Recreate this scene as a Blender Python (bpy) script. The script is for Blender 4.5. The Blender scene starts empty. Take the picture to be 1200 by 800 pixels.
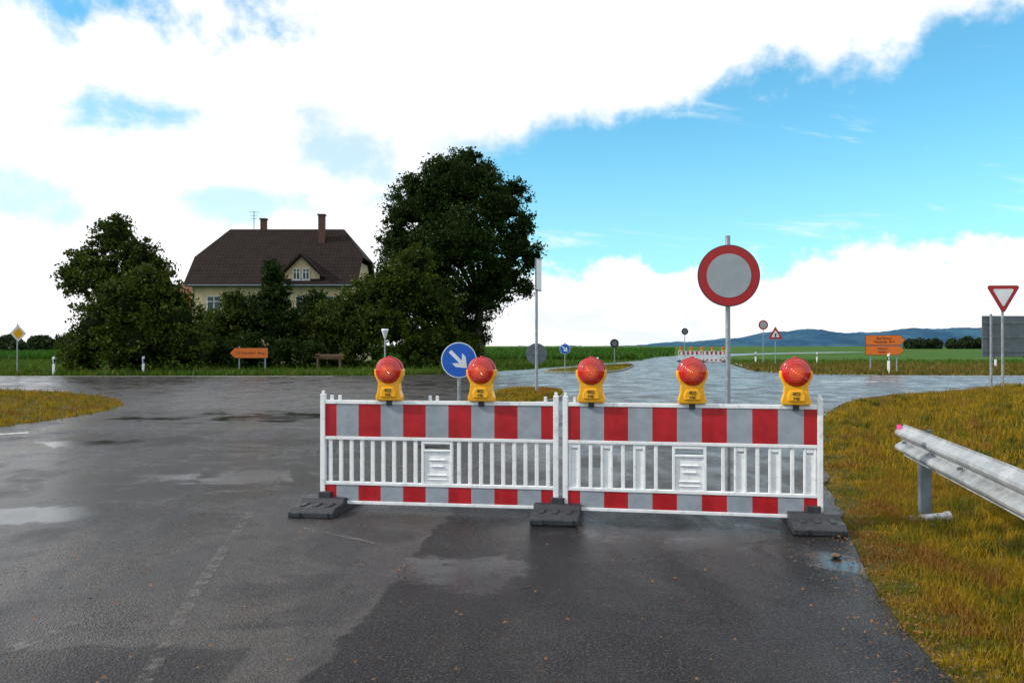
import bpy, math, random
import numpy as np
from mathutils import Vector, Matrix
random.seed(7); rng=np.random.default_rng(7)
scn=bpy.context.scene
R=math.radians
CAMH=1.55

# ---------------------------------------------------------------- node helpers
class NT:
    def __init__(s,nt): s.nt=nt; s.n=nt.nodes; s.l=nt.links
    def node(s,t,**k):
        n=s.n.new(t)
        for a,b in k.items(): setattr(n,a,b)
        return n
    def set(s,sock,v):
        if isinstance(v,bpy.types.NodeSocket): s.l.new(v,sock)
        elif v is not None:
            if isinstance(v,(tuple,list)) and len(v)==3 and sock.type=='RGBA': v=(*v,1)
            sock.default_value=v
    def math(s,op,a,b=None,c=None,clamp=False):
        n=s.node('ShaderNodeMath',operation=op,use_clamp=clamp)
        s.set(n.inputs[0],a); 
        if b is not None: s.set(n.inputs[1],b)
        if c is not None: s.set(n.inputs[2],c)
        return n.outputs[0]
    def mr(s,v,a,b,c=0.0,d=1.0,smooth=True):
        n=s.node('ShaderNodeMapRange'); 
        if smooth: n.interpolation_type='SMOOTHSTEP'
        s.set(n.inputs[0],v)
        for i,x in enumerate((a,b,c,d)): s.set(n.inputs[1+i],x)
        return n.outputs[0]
    def mix(s,f,a,b,mode='MIX'):
        n=s.node('ShaderNodeMix',data_type='RGBA',blend_type=mode)
        s.set(n.inputs[0],f); s.set(n.inputs[6],a); s.set(n.inputs[7],b)
        return n.outputs[2]
    def noise(s,vec,scale,detail=4,rough=.55,dist=0.0):
        n=s.node('ShaderNodeTexNoise')
        if vec is not None: s.l.new(vec,n.inputs['Vector'])
        n.inputs['Scale'].default_value=scale; n.inputs['Detail'].default_value=detail
        n.inputs['Roughness'].default_value=rough; n.inputs['Distortion'].default_value=dist
        return n.outputs[0]
    def mapping(s,vec,loc=(0,0,0),rot=(0,0,0),sc=(1,1,1)):
        n=s.node('ShaderNodeMapping'); s.l.new(vec,n.inputs[0])
        n.inputs[1].default_value=loc; n.inputs[2].default_value=rot; n.inputs[3].default_value=sc
        return n.outputs[0]
    def pos(s): return s.node('ShaderNodeNewGeometry').outputs['Position']
    def obj(s): return s.node('ShaderNodeTexCoord').outputs['Object']
    def sep(s,v):
        n=s.node('ShaderNodeSeparateXYZ'); s.l.new(v,n.inputs[0]); return n.outputs
    def bump(s,h,strength=.3,dist=.02,normal=None):
        n=s.node('ShaderNodeBump'); s.set(n.inputs['Strength'],strength); s.set(n.inputs['Distance'],dist)
        s.set(n.inputs['Height'],h)
        if normal is not None: s.l.new(normal,n.inputs['Normal'])
        return n.outputs[0]

def newmat(name):
    m=bpy.data.materials.new(name); m.use_nodes=True
    t=NT(m.node_tree); b=t.n['Principled BSDF']
    return m,t,b

def simple(name,col,rough=.5,metal=0.0,var=.25,scale=6,spec=.5,bump=0.0,dirt=None):
    m,t,b=newmat(name)
    p=t.obj()
    n=t.noise(p,scale,3,.65)
    dk=tuple(c*(1-var) for c in col); lt=tuple(min(1,c*(1+var*.5)) for c in col)
    c=t.mix(t.mr(n,.3,.7),dk,lt)
    if dirt:
        n2=t.noise(p,scale*3.3,4,.7)
        c=t.mix(t.mr(n2,.52,.75,0,dirt),c,(.12,.10,.08))
    t.set(b.inputs['Base Color'],c)
    t.set(b.inputs['Roughness'],t.mr(n,.3,.7,rough*.8,min(1,rough*1.25)))
    b.inputs['Metallic'].default_value=metal
    b.inputs['Specular IOR Level'].default_value=spec
    if bump: t.set(b.inputs['Normal'],t.bump(t.noise(p,scale*12,3),bump,.01))
    return m

M={}
M['white']=simple('white_plastic',(.82,.83,.85),.4,dirt=.35,var=.08)
M['reflwhite']=simple('reflective_white',(.29,.32,.37),.45,var=.14,dirt=.2)
M['red']=simple('reflective_red',(.42,.003,.009),.42,var=.2,dirt=.08)
M['yellow']=simple('yellow_plastic',(.88,.42,.005),.35,var=.14,dirt=.2)
M['black']=simple('black_plastic',(.02,.02,.022),.5)
M['rubber']=simple('recycled_rubber',(.024,.026,.033),.55,bump=.4,dirt=.35)
M['galv']=simple('galvanised_steel',(.32,.34,.37),.45,.7,var=.2,scale=9)
M['galvrail']=simple('galvanised_rail',(.38,.40,.42),.5,.3,var=.25,scale=5,dirt=.55)
M['greyback']=simple('sign_back_grey',(.13,.16,.18),.5,.3)
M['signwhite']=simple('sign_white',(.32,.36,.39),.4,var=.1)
M['signred']=simple('sign_red',(.38,.005,.010),.4,var=.1)
M['signrim']=simple('sign_rim',(.09,.02,.02),.5)
M['blue']=simple('sign_blue',(.004,.10,.52),.35,var=.1)
M['arroww']=simple('sign_arrow_white',(.72,.75,.78),.4,var=.1)
M['orange']=simple('sign_orange',(.74,.16,.006),.45,var=.12)
M['text']=simple('lettering',(.02,.015,.012),.6)
M['pink']=simple('pink_spray',(.8,.05,.3),.6)
M['wood']=simple('weathered_wood',(.16,.10,.06),.8,bump=.4)
M['bark']=simple('bark',(.05,.038,.027),.9,bump=.6)
M['cream']=simple('cream_render',(.54,.44,.25),.9,var=.22,scale=.7,dirt=.3)
M['frame']=simple('window_frame_white',(.65,.65,.63),.5)
M['glass']=simple('window_glass',(.03,.035,.04),.12)
M['brick']=simple('chimney_brick',(.10,.042,.03),.85,bump=.4)
M['kerb']=simple('kerb_concrete',(.22,.21,.19),.8,bump=.3,dirt=.3)
M['stone']=simple('stone',(.12,.09,.06),.9,bump=.6)

def lensmat():
    m,t,b=newmat('red_lens')
    p=t.obj(); x=t.sep(p)
    r=t.math('SQRT',t.math('ADD',t.math('MULTIPLY',x[0],x[0]),t.math('MULTIPLY',x[2],x[2])))
    ring=t.math('SINE',t.math('MULTIPLY',r,480.0))
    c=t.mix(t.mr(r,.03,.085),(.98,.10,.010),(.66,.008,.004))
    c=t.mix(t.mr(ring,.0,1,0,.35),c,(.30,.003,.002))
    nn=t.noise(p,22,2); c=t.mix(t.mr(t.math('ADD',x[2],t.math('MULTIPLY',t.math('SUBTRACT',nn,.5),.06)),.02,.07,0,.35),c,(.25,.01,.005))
    t.set(b.inputs['Base Color'],c)
    b.inputs['Roughness'].default_value=.12
    b.inputs['Coat Weight'].default_value=.6
    t.set(b.inputs['Normal'],t.bump(ring,.6,.005))
    return m
M['lens']=lensmat()

def roofmat():
    m,t,b=newmat('dark_roof_tiles')
    p=t.obj(); x=t.sep(p)
    row=t.math('FRACT',t.math('MULTIPLY',x[2],3.4)); col=t.math('SINE',t.math('MULTIPLY',x[0],21.0))
    n=t.noise(p,1.2,5,.7); n2=t.noise(p,7,3)
    c=t.mix(t.mr(n,.3,.7),(.012,.008,.008),(.025,.016,.014))
    c=t.mix(t.mr(n2,.4,.7,0,.6),c,(.045,.025,.020))
    c=t.mix(t.mr(row,.0,.28,.85,0),c,(.004,.003,.003))
    c=t.mix(t.mr(col,-1,-.2,.6,0),c,(.005,.004,.004))
    t.set(b.inputs['Base Color'],c); b.inputs['Roughness'].default_value=.8; b.inputs['Specular IOR Level'].default_value=.12
    return m
M['roof']=roofmat()

def leafmat(name,dark,light,yellow,tr=.25):
    m,t,b=newmat(name)
    p=t.pos()
    n=t.noise(p,.7,2,.6); n2=t.noise(p,6.0,1,.6)
    c=t.mix(t.mr(n,.35,.65),dark,light)
    c=t.mix(t.mr(n2,.5,.72,0,.75),c,yellow)
    t.set(b.inputs['Base Color'],c); b.inputs['Roughness'].default_value=.6
    b.inputs['Specular IOR Level'].default_value=.10
    tl=t.node('ShaderNodeBsdfTranslucent'); t.set(tl.inputs[0],t.mix(.5,c,yellow))
    mx=t.node('ShaderNodeMixShader'); mx.inputs[0].default_value=tr
    t.l.new(b.outputs[0],mx.inputs[1]); t.l.new(tl.outputs[0],mx.inputs[2])
    t.l.new(mx.outputs[0],t.n['Material Output'].inputs[0])
    return m
M['leafdark']=leafmat('foliage_dark',(.006,.020,.003),(.015,.040,.004),(.040,.066,.006),.2)
M['leafmid']=leafmat('foliage_mid',(.013,.034,.003),(.034,.064,.005),(.10,.105,.008),.2)
M['leaffar']=leafmat('foliage_far',(.015,.030,.012),(.03,.05,.018),(.04,.055,.018),.1)
M['core']=simple('crown_shade',(.008,.015,.003),.95,spec=.05)  # near-black green standing in for shade deep inside the crowns

def grassmat(name,g1,g2,yel,brown,thr=.5,tr=.3,ba=.75):
    m,t,b=newmat(name)
    p=t.pos(); x=t.sep(p)
    n=t.noise(p,.5,3,.6); n2=t.noise(p,2.1,3,.65); n3=t.noise(p,45,1,.5)
    c=t.mix(t.mr(n,.40,.60),g1,g2)
    c=t.mix(t.mr(n2,thr-.08,thr+.10),c,yel)
    c=t.mix(t.mr(t.math('ADD',n,t.math('MULTIPLY',t.math('SUBTRACT',n2,.5),.5)),.52,.66,0,ba),c,brown)
    c=t.mix(t.mr(n3,.56,.72,0,.85),c,brown)
    c=t.mix(t.mr(n3,.25,.45,.6,0),c,(g1[0]*.4,g1[1]*.4,g1[2]*.4))
    t.set(b.inputs['Base Color'],c); b.inputs['Roughness'].default_value=.7
    b.inputs['Specular IOR Level'].default_value=.2
    tl=t.node('ShaderNodeBsdfTranslucent'); t.set(tl.inputs[0],c)
    mx=t.node('ShaderNodeMixShader'); mx.inputs[0].default_value=tr
    t.l.new(b.outputs[0],mx.inputs[1]); t.l.new(tl.outputs[0],mx.inputs[2])
    t.l.new(mx.outputs[0],t.n['Material Output'].inputs[0])
    return m
M['grass']=grassmat('verge_grass',(.045,.065,.005),(.15,.140,.007),(.34,.22,.009),(.20,.085,.020),.47,.3,.85)
M['grassfar']=grassmat('meadow_grass',(.028,.085,.005),(.052,.125,.006),(.12,.14,.008),(.10,.11,.02),.56)
M['grassdry']=grassmat('dry_meadow_grass',(.06,.075,.008),(.11,.10,.010),(.19,.14,.022),(.15,.085,.030),.5)
M['crop']=grassmat('crop_leaves',(.022,.09,.004),(.040,.125,.006),(.07,.145,.007),(.04,.07,.012),.6)

def groundmat():
    m,t,b=newmat('ground_soil_grass')
    p=t.pos(); x=t.sep(p)
    n=t.noise(p,.12,4,.6); n2=t.noise(p,1.8,5,.7); n3=t.noise(p,30,2,.6)
    near=t.mix(t.mr(n2,.4,.62),(.045,.055,.008),(.11,.075,.022))
    near=t.mix(t.mr(n3,.5,.7,0,.8),near,(.035,.022,.012))
    far=t.mix(t.mr(n,.4,.6),(.028,.085,.006),(.050,.11,.009))
    far=t.mix(t.mr(n2,.5,.7,0,.5),far,(.08,.11,.015))
    dry=t.mix(t.mr(n2,.4,.6),(.07,.08,.011),(.13,.09,.023))
    far=t.mix(t.math('MULTIPLY',t.mr(x[0],12,15),t.mr(x[1],78,66)),far,dry)
    c=t.mix(t.mr(x[1],24,44),near,far)
    t.set(b.inputs['Base Color'],c); b.inputs['Roughness'].default_value=.95; b.inputs['Specular IOR Level'].default_value=.1
    t.set(b.inputs['Normal'],t.bump(n2,.7,.06))
    return m
M['ground']=groundmat()

def asphalt():
    m,t,b=newmat('wet_asphalt')
    p=t.pos(); x=t.sep(p)
    big=t.noise(p,.22,3,.6,.4); mid=t.noise(t.mapping(p,loc=(3.1,1.7,0)),.9,7,.70,.6)
    fine=t.noise(p,70,2,.7)
    str_=t.noise(t.mapping(p,rot=(0,0,.25),sc=(1.0,.35,1)),1.3,5,.62,.5)
    vor=t.node('ShaderNodeTexVoronoi',feature='F1'); t.l.new(p,vor.inputs['Vector']); vor.inputs['Scale'].default_value=85
    def ell(cx,cy,rx,ry,w=1.0):
        a=t.math('DIVIDE',t.math('SUBTRACT',x[0],cx),rx); c=t.math('DIVIDE',t.math('SUBTRACT',x[1],cy),ry)
        d=t.math('SQRT',t.math('ADD',t.math('MULTIPLY',a,a),t.math('MULTIPLY',c,c)))
        return t.mr(d,0,1.7,w,0)
    e=ell(-.35,5.85,.70,.65,.86)
    for q in ((-4.5,7.8,1.4,.6,1.0),(-3.2,10.0,1.8,1.3,.80),(-6.6,13.6,1.6,1.0,.75),(2.25,6.0,.45,.9,.72),(1.0,6.9,1.1,.4,.5),(-2.6,12.6,2.8,1.6,.7),(-5.5,18.5,4,2.0,.85),
              (4.5,17,2.5,2.5,.6),(2.0,34,9,2.5,.5),(-18,36,14,2.2,.6),(20,37,12,2.0,.6)):
        e=t.math('MAXIMUM',e,ell(*q))
    wet=t.math('ADD',t.math('MULTIPLY',e,.38),t.math('ADD',t.math('MULTIPLY',mid,.85),t.math('MULTIPLY',big,.15)))
    wet=t.math('ADD',wet,t.math('MULTIPLY',t.math('SUBTRACT',fine,.5),.16))
    pud=t.mr(wet,.69,.80)
    damp=t.mr(wet,.44,.66)
    lane=t.math('ADD',t.math('ADD',x[0],t.math('MULTIPLY',t.math('SUBTRACT',mid,.5),.55)),t.math('MULTIPLY',t.math('SUBTRACT',x[1],5.0),-.10))
    lanem=t.math('MULTIPLY',t.mr(lane,-.86,-.82),t.mr(t.math('ADD',x[1],t.math('MULTIPLY',mid,1.2)),9.3,9.1))
    l2=t.math('ADD',x[1],t.math('MULTIPLY',t.math('SUBTRACT',mid,.5),1.0))
    lan2=t.math('MULTIPLY',t.math('MULTIPLY',t.mr(l2,4.40,4.34),t.mr(x[0],-1.30,-1.34)),.65)
    l3=t.math('ADD',t.math('ABSOLUTE',t.math('ADD',x[1],-14.5)),t.math('MULTIPLY',t.math('SUBTRACT',mid,.5),2.5))
    lan3=t.math('MULTIPLY',t.math('MULTIPLY',t.mr(l3,1.3,1.15),t.mr(x[0],-.8,-1.1)),.6)
    lanem=t.math('MAXIMUM',t.math('MAXIMUM',lanem,lan2),lan3)
    c=t.mix(t.mr(big,.35,.65),(.036,.034,.036),(.052,.048,.048))
    c=t.mix(t.mr(str_,.44,.60,0,.75),c,(.084,.074,.068))
    c=t.mix(t.mr(mid,.50,.38,0,.80),c,(.018,.017,.020))
    c=t.mix(t.math('MULTIPLY',lanem,.80),c,(.011,.010,.0125))
    c=t.mix(t.mr(fine,.50,.66,0,.50),c,(.13,.12,.115))
    c=t.mix(t.mr(vor.outputs['Distance'],.0,.45,.9,0),c,(.009,.008,.009))
    c=t.mix(t.math('MULTIPLY',damp,.6),c,(.011,.010,.0115))
    wv=t.node('ShaderNodeTexVoronoi',feature='DISTANCE_TO_EDGE'); wv.inputs['Scale'].default_value=.30
    dn=t.node('ShaderNodeTexNoise'); dn.inputs['Scale'].default_value=1.6; dn.inputs['Detail'].default_value=4; t.l.new(p,dn.inputs['Vector'])
    vm=t.node('ShaderNodeVectorMath',operation='MULTIPLY_ADD'); t.l.new(dn.outputs['Color'],vm.inputs[0]); vm.inputs[1].default_value=(.7,.7,.0); t.l.new(p,vm.inputs[2])
    t.l.new(vm.outputs[0],wv.inputs['Vector'])
    crack=t.math('MULTIPLY',t.mr(wv.outputs['Distance'],.001,.006,1,0),t.mr(big,.48,.56))
    c=t.mix(t.math('MULTIPLY',crack,.45),c,(.010,.010,.010))
    t.set(b.inputs['Base Color'],c)
    dryr=t.mr(str_,.35,.65,.55,.26)
    r=t.math('MULTIPLY',dryr,t.mr(damp,0,1,1.0,.50))
    r=t.math('MULTIPLY',r,t.mr(x[0],-.8,-3.0,1.0,.78))
    pr=t.mr(mid,.45,.65,.17,.06)
    r=t.mix(t.math('MULTIPLY',pud,.96),r,pr)
    farr=t.math('ADD',.19,t.math('MULTIPLY',t.mr(mid,.38,.60,1,0),.22))
    r=t.mix(t.mr(x[1],16,32),r,farr)
    t.set(b.inputs['Roughness'],r)
    b.inputs['IOR'].default_value=1.40
    sp=t.mix(lanem,t.mr(damp,0,1,.28,.52),(.13,.13,.13))
    sp=t.mix(pud,sp,(.42,.42,.42))
    t.set(b.inputs['Specular IOR Level'],sp)
    bs=t.math('MULTIPLY',t.mr(pud,0,1,.85,.10),t.mr(x[1],6,26,1.0,.35))
    h=t.math('ADD',fine,vor.outputs['Distance'])
    nb=t.bump(h,bs,.008)
    t.set(b.inputs['Normal'],nb)
    return m
M['asphalt']=asphalt()

def paintmat(name,col,lo,hi,amt):
    m,t,b=newmat(name)
    p=t.pos(); n=t.noise(p,9,6,.75); n2=t.noise(p,1.2,3)
    a=t.math('MULTIPLY',t.mr(t.math('ADD',t.math('MULTIPLY',n,.7),t.math('MULTIPLY',n2,.3)),lo,hi),amt)
    b.inputs['Base Color'].default_value=(*col,1); b.inputs['Roughness'].default_value=.45
    tr=t.node('ShaderNodeBsdfTransparent'); mx=t.node('ShaderNodeMixShader')
    t.l.new(a,mx.inputs[0]); t.l.new(tr.outputs[0],mx.inputs[1]); t.l.new(b.outputs[0],mx.inputs[2])
    t.l.new(mx.outputs[0],t.n['Material Output'].inputs[0])
    return m
M['paint']=paintmat('road_paint',(.75,.75,.73),.35,.48,.95)
M['paintworn']=paintmat('worn_road_paint',(.22,.20,.185),.44,.66,.45)

def hillmat():
    m,t,b=newmat('hazy_forested_hill')
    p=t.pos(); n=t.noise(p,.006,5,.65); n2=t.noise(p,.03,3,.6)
    c=t.mix(t.mr(n,.4,.6),(.030,.080,.15),(.050,.12,.18))  # blue distance haze is mixed into the forest base colour
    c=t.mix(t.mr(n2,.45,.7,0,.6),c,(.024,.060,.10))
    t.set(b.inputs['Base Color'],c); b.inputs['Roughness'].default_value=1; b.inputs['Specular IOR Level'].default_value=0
    return m
M['hill']=hillmat()

# ---------------------------------------------------------------- mesh builder
class MB:
    def __init__(s): s.v=[];s.f=[];s.m=[];s.s=[]
    def add(s,vs,fs,mat=0,smooth=False):
        o=len(s.v); s.v+= [tuple(v) for v in vs]
        for f in fs: s.f.append([i+o for i in f]); s.m.append(mat); s.s.append(smooth)
    def box(s,c,d,mat=0,rot=None,taper=1.0):
        vs=[]
        for z in(-.5,.5):
            k=1 if z<0 else taper
            for y in(-.5,.5):
                for x in(-.5,.5): vs.append(Vector((x*d[0]*k,y*d[1]*k,z*d[2])))
        if rot: 
            mt=Matrix.Rotation(rot[0],3,'X')@Matrix.Rotation(rot[1],3,'Y') if len(rot)==2 else rot
            vs=[mt@v for v in vs]
        vs=[v+Vector(c) for v in vs]
        s.add(vs,[(0,2,3,1),(4,5,7,6),(0,1,5,4),(1,3,7,5),(3,2,6,7),(2,0,4,6)],mat)
    def cyl(s,p0,p1,r0,r1=None,mat=0,n=16,caps=True):
        if r1 is None: r1=r0
        p0=Vector(p0);p1=Vector(p1); d=(p1-p0).normalized(); q=d.to_track_quat('Z','Y')
        vs=[]
        for p,r in((p0,r0),(p1,r1)):
            for i in range(n):
                a=2*math.pi*i/n; vs.append(p+q@Vector((r*math.cos(a),r*math.sin(a),0)))
        s.add(vs,[(i,(i+1)%n,n+(i+1)%n,n+i) for i in range(n)],mat,True)
        if caps:
            s.add(vs[:n],[tuple(reversed(range(n)))],mat); s.add(vs[n:],[tuple(range(n))],mat)
    def prism(s,pts,y0,y1,mat=0):
        n=len(pts)
        A=sum(pts[i][0]*pts[(i+1)%n][1]-pts[(i+1)%n][0]*pts[i][1] for i in range(n))
        if A<0: pts=list(reversed(pts))
        vs=[(x,y0,z) for x,z in pts]+[(x,y1,z) for x,z in pts]
        s.add(vs,[tuple(range(n)),tuple(reversed(range(n,2*n)))]+[(i,n+i,n+(i+1)%n,(i+1)%n) for i in range(n)],mat)
    def lathe_y(s,c,prof,mat=0,n=40):
        vs=[];k=len(prof)
        for r,y in prof:
            for i in range(n):
                a=2*math.pi*i/n; vs.append((c[0]+r*math.cos(a),c[1]+y,c[2]+r*math.sin(a)))
        fs=[]
        for j in range(k-1):
            for i in range(n): fs.append((j*n+i,(j+1)*n+i,(j+1)*n+(i+1)%n,j*n+(i+1)%n))
        s.add(vs,fs,mat,True)
    def obj(s,name,parent=None,mats=(),bevel=0,solid=0):
        me=bpy.data.meshes.new(name); me.from_pydata(s.v,[],s.f)
        for k in mats: me.materials.append(M[k])
        me.polygons.foreach_set('material_index',s.m); me.polygons.foreach_set('use_smooth',s.s)
        me.update()
        o=bpy.data.objects.new(name,me); scn.collection.objects.link(o)
        if parent: o.parent=parent
        if solid:
            md=o.modifiers.new('sol','SOLIDIFY'); md.thickness=solid; md.offset=0
        if bevel:
            md=o.modifiers.new('bev','BEVEL'); md.width=bevel; md.segments=2; md.limit_method='ANGLE'; md.angle_limit=R(40)
        return o
def empty(name,loc,rz=0):
    e=bpy.data.objects.new(name,None); scn.collection.objects.link(e); e.location=loc; e.rotation_euler=(0,0,rz); e.empty_display_size=.2
    return e
def text(body,size,parent,loc,mat='text',align='CENTER',ext=.002):
    c=bpy.data.curves.new('lettering','FONT'); c.body=body; c.size=size; c.align_x=align; c.align_y='CENTER'; c.extrude=ext
    c.materials.append(M[mat]); o=bpy.data.objects.new('lettering',c); scn.collection.objects.link(o)
    o.parent=parent; o.location=loc; o.rotation_euler=(R(90),0,0); return o
def npmesh(name,verts,faces_flat,fsize,mats,parent=None,matidx=None,smooth=False):
    me=bpy.data.meshes.new(name); nv=len(verts); nf=len(faces_flat)//fsize
    me.vertices.add(nv); me.vertices.foreach_set('co',verts.astype(np.float32).ravel())
    me.loops.add(len(faces_flat)); me.loops.foreach_set('vertex_index',faces_flat.astype(np.int32))
    me.polygons.add(nf); me.polygons.foreach_set('loop_start',np.arange(0,nf*fsize,fsize,dtype=np.int32))
    me.polygons.foreach_set('loop_total',np.full(nf,fsize,dtype=np.int32))
    if smooth: me.polygons.foreach_set('use_smooth',np.ones(nf,dtype=bool))
    for k in mats: me.materials.append(M[k])
    if matidx is not None: me.polygons.foreach_set('material_index',matidx.astype(np.int32))
    me.update(calc_edges=True)
    o=bpy.data.objects.new(name,me); scn.collection.objects.link(o)
    if parent: o.parent=parent
    return o

# ---------------------------------------------------------------- terrain
RE=np.array([(1.8,-6),(1.9,2),(2.02,3.9),(2.26,5.25),(2.64,6.6),(3.35,9),(4.5,12.4),(6.1,17),(7.8,20.7),(9.6,24),(12.5,27.3),(18.6,30.6),(30,31.4)])
LE=np.array([(-11.5,-6),(-10.5,10),(-9.7,16),(-9.5,19),(-9.9,21.5),(-11.4,24.5),(-14.6,28),(-18,29.6),(-30,30.2)])
def sst(a,b,x): 
    t=np.clip((x-a)/(b-a),0,1); return t*t*(3-2*t)
def hgt(x,y):
    x=np.asarray(x,float); y=np.asarray(y,float)
    e=x-np.interp(y,RE[:,1],RE[:,0]); k=sst(29.5,24,y)*sst(-30,-10,y)
    h=.34*sst(1.6,4.6,e)*k-.14*sst(.35,1.0,e)*sst(2.2,1.2,e)*k
    h=h+(.035*np.sin(x*2.1+y*.7)*np.sin(y*1.7-x)+.02*np.sin(x*5.3)*np.sin(y*4.1))*sst(.3,1.2,e)*k
    e2=np.interp(y,LE[:,1],LE[:,0])-x
    h=h+.18*sst(.8,5,e2)*sst(29,24,y)*sst(-30,-10,y)
    return h
def edgejit(pts,amp=.05,step=.45,maxd=35):
    out=[]
    n=len(pts)
    for i in range(n):
        a=np.array(pts[i],float); b=np.array(pts[(i+1)%n],float); L=np.linalg.norm(b-a)
        k=max(1,int(L/step)) if max(abs(a[1]),abs(b[1]))<maxd and abs(a[0])<40 and abs(b[0])<40 else 1
        for j in range(k):
            q=a+(b-a)*j/k
            if k>1 and j>0: q=q+rng.normal(0,amp,2)
            out.append(tuple(q))
    return out
def catmull(P,closed=False,sub=5):
    P=[np.array(p,float) for p in P]; n=len(P); out=[]
    for i in range(n if closed else n-1):
        p0=P[(i-1)%n] if closed or i>0 else P[0]; p1=P[i]; p2=P[(i+1)%n]; p3=P[(i+2)%n] if closed or i+2<n else P[-1]
        for j in range(sub):
            t=j/sub
            out.append(tuple(.5*((2*p1)+(-p0+p2)*t+(2*p0-5*p1+4*p2-p3)*t*t+(-p0+3*p1-3*p2+p3)*t**3)))
    if not closed: out.append(tuple(P[-1]))
    return out
xs=np.concatenate([[-5000,-2500,-1200,-600,-300,-150,-80],np.arange(-50,-8,1.5),np.arange(-8,0,2),np.arange(0,22,.25),np.arange(22,50,3),[60,90,150,300,600,1200,2500,5000]])
ys=np.concatenate([[-300,-100,-40,-20],np.arange(-10,2,1),np.arange(2,32,.25),[34,38,44,60,90,150,300,600,1200,2500,6000]])
GX,GY=np.meshgrid(xs,ys); GZ=hgt(GX,GY)
nx,ny=len(xs),len(ys)
V=np.stack([GX.ravel(),GY.ravel(),GZ.ravel()],1)
I=np.arange(nx*ny).reshape(ny,nx)
F=np.stack([I[:-1,:-1],I[:-1,1:],I[1:,1:],I[1:,:-1]],-1).reshape(-1)
npmesh('ground',V,F,4,['ground'],smooth=True)

right=catmull([tuple(p) for p in RE[:-1]],sub=4)+[(30,31.3),(220,31.5)]
far=[(220,44.5),(24,44.3)]+catmull([(18,45),(15.6,47),(14.8,52),(16.5,62),(19,75),(22.5,90),(30,120),(50,160),(90,210)],sub=3)
farb=catmull([(80,214),(41,163),(22,123),(14,92),(9,76),(3.5,62),(-.5,52),(-4,46.3),(-8,43.8)],sub=3)+[(-220,43.2)]
left=[(-220,30.4)]+catmull([tuple(p) for p in LE[::-1]],sub=4)
outline=edgejit(right+far+farb+left,.04,.30)
mb=MB(); mb.add([(x,y,.012) for x,y in outline],[tuple(range(len(outline)))]); mb.obj('road',None,['asphalt'])

def strip(name,pts,w,mat,z=.017):
    mb=MB(); L=[];Rr=[]
    for i,p in enumerate(pts):
        a=Vector(pts[max(0,i-1)]);b=Vector(pts[min(len(pts)-1,i+1)]); d=(b-a).normalized(); n=Vector((-d.y,d.x))*w/2
        L.append((p[0]+n.x,p[1]+n.y,z)); Rr.append((p[0]-n.x,p[1]-n.y,z))
    k=len(pts); mb.add(L+Rr,[(i,k+i,k+i+1,i+1) for i in range(k-1)]); return mb.obj(name,None,[mat])
strip('road_marking',[(-200,42.7),(-9,42.9)],.22,'paint')
strip('road_marking',[(19,43.6),(200,43.9)],.28,'paint')
strip('road_marking',[(20,31.5),(200,32.0)],.2,'paint')
strip('road_marking',[(13.2,36.5),(15.6,36.5)],.4,'paint')
strip('road_marking',[(22,36.5),(26,36.5)],.2,'paint')
strip('road_marking',catmull([(19.2,44.9),(16.3,47.2),(15.4,52),(17.1,62),(19.6,75)],sub=4)[::-1],.18,'paint')
strip('road_marking',[(-9.6,14.2),(-8.55,15.1)],.14,'paint')
strip('road_marking',[(-2.45,8.1),(-2.2,6.6),(-1.95,5.2),(-1.68,3.9),(-1.5,2.8)],.08,'paintworn')
strip('road_marking',[(-2.6,4.1),(-2.4,4.75)],.09,'paintworn')
strip('road_marking',[(-1.75,7.2),(-1.0,6.6)],.05,'paintworn')

def island(name,pts):
    P=catmull(pts,True,5); n=len(P); c=np.mean(P,axis=0)
    inner=[tuple(c+(np.array(p)-c)*.95) for p in P]
    mb=MB()
    mb.add([(x,y,.0) for x,y in P]+[(x,y,.10) for x,y in P]+[(x,y,.10) for x,y in inner],
       [(i,(i+1)%n,n+(i+1)%n,n+i) for i in range(n)]+[(n+i,n+(i+1)%n,2*n+(i+1)%n,2*n+i) for i in range(n)],0)
    mb.add([(x,y,.098) for x,y in inner],[tuple(range(n))],1)
    mb.obj(name,None,['kerb','ground']); return inner
isl1=island('traffic_island',[(-.7,22.5),(.3,21.6),(1.3,24),(1.6,28),(.3,29.3),(-.6,26.5)])
isl2=island('traffic_island',[(2.0,48.5),(5.5,48.6),(8.0,58),(9.7,68),(8.5,68),(5.2,60),(2.6,53)])

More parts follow.
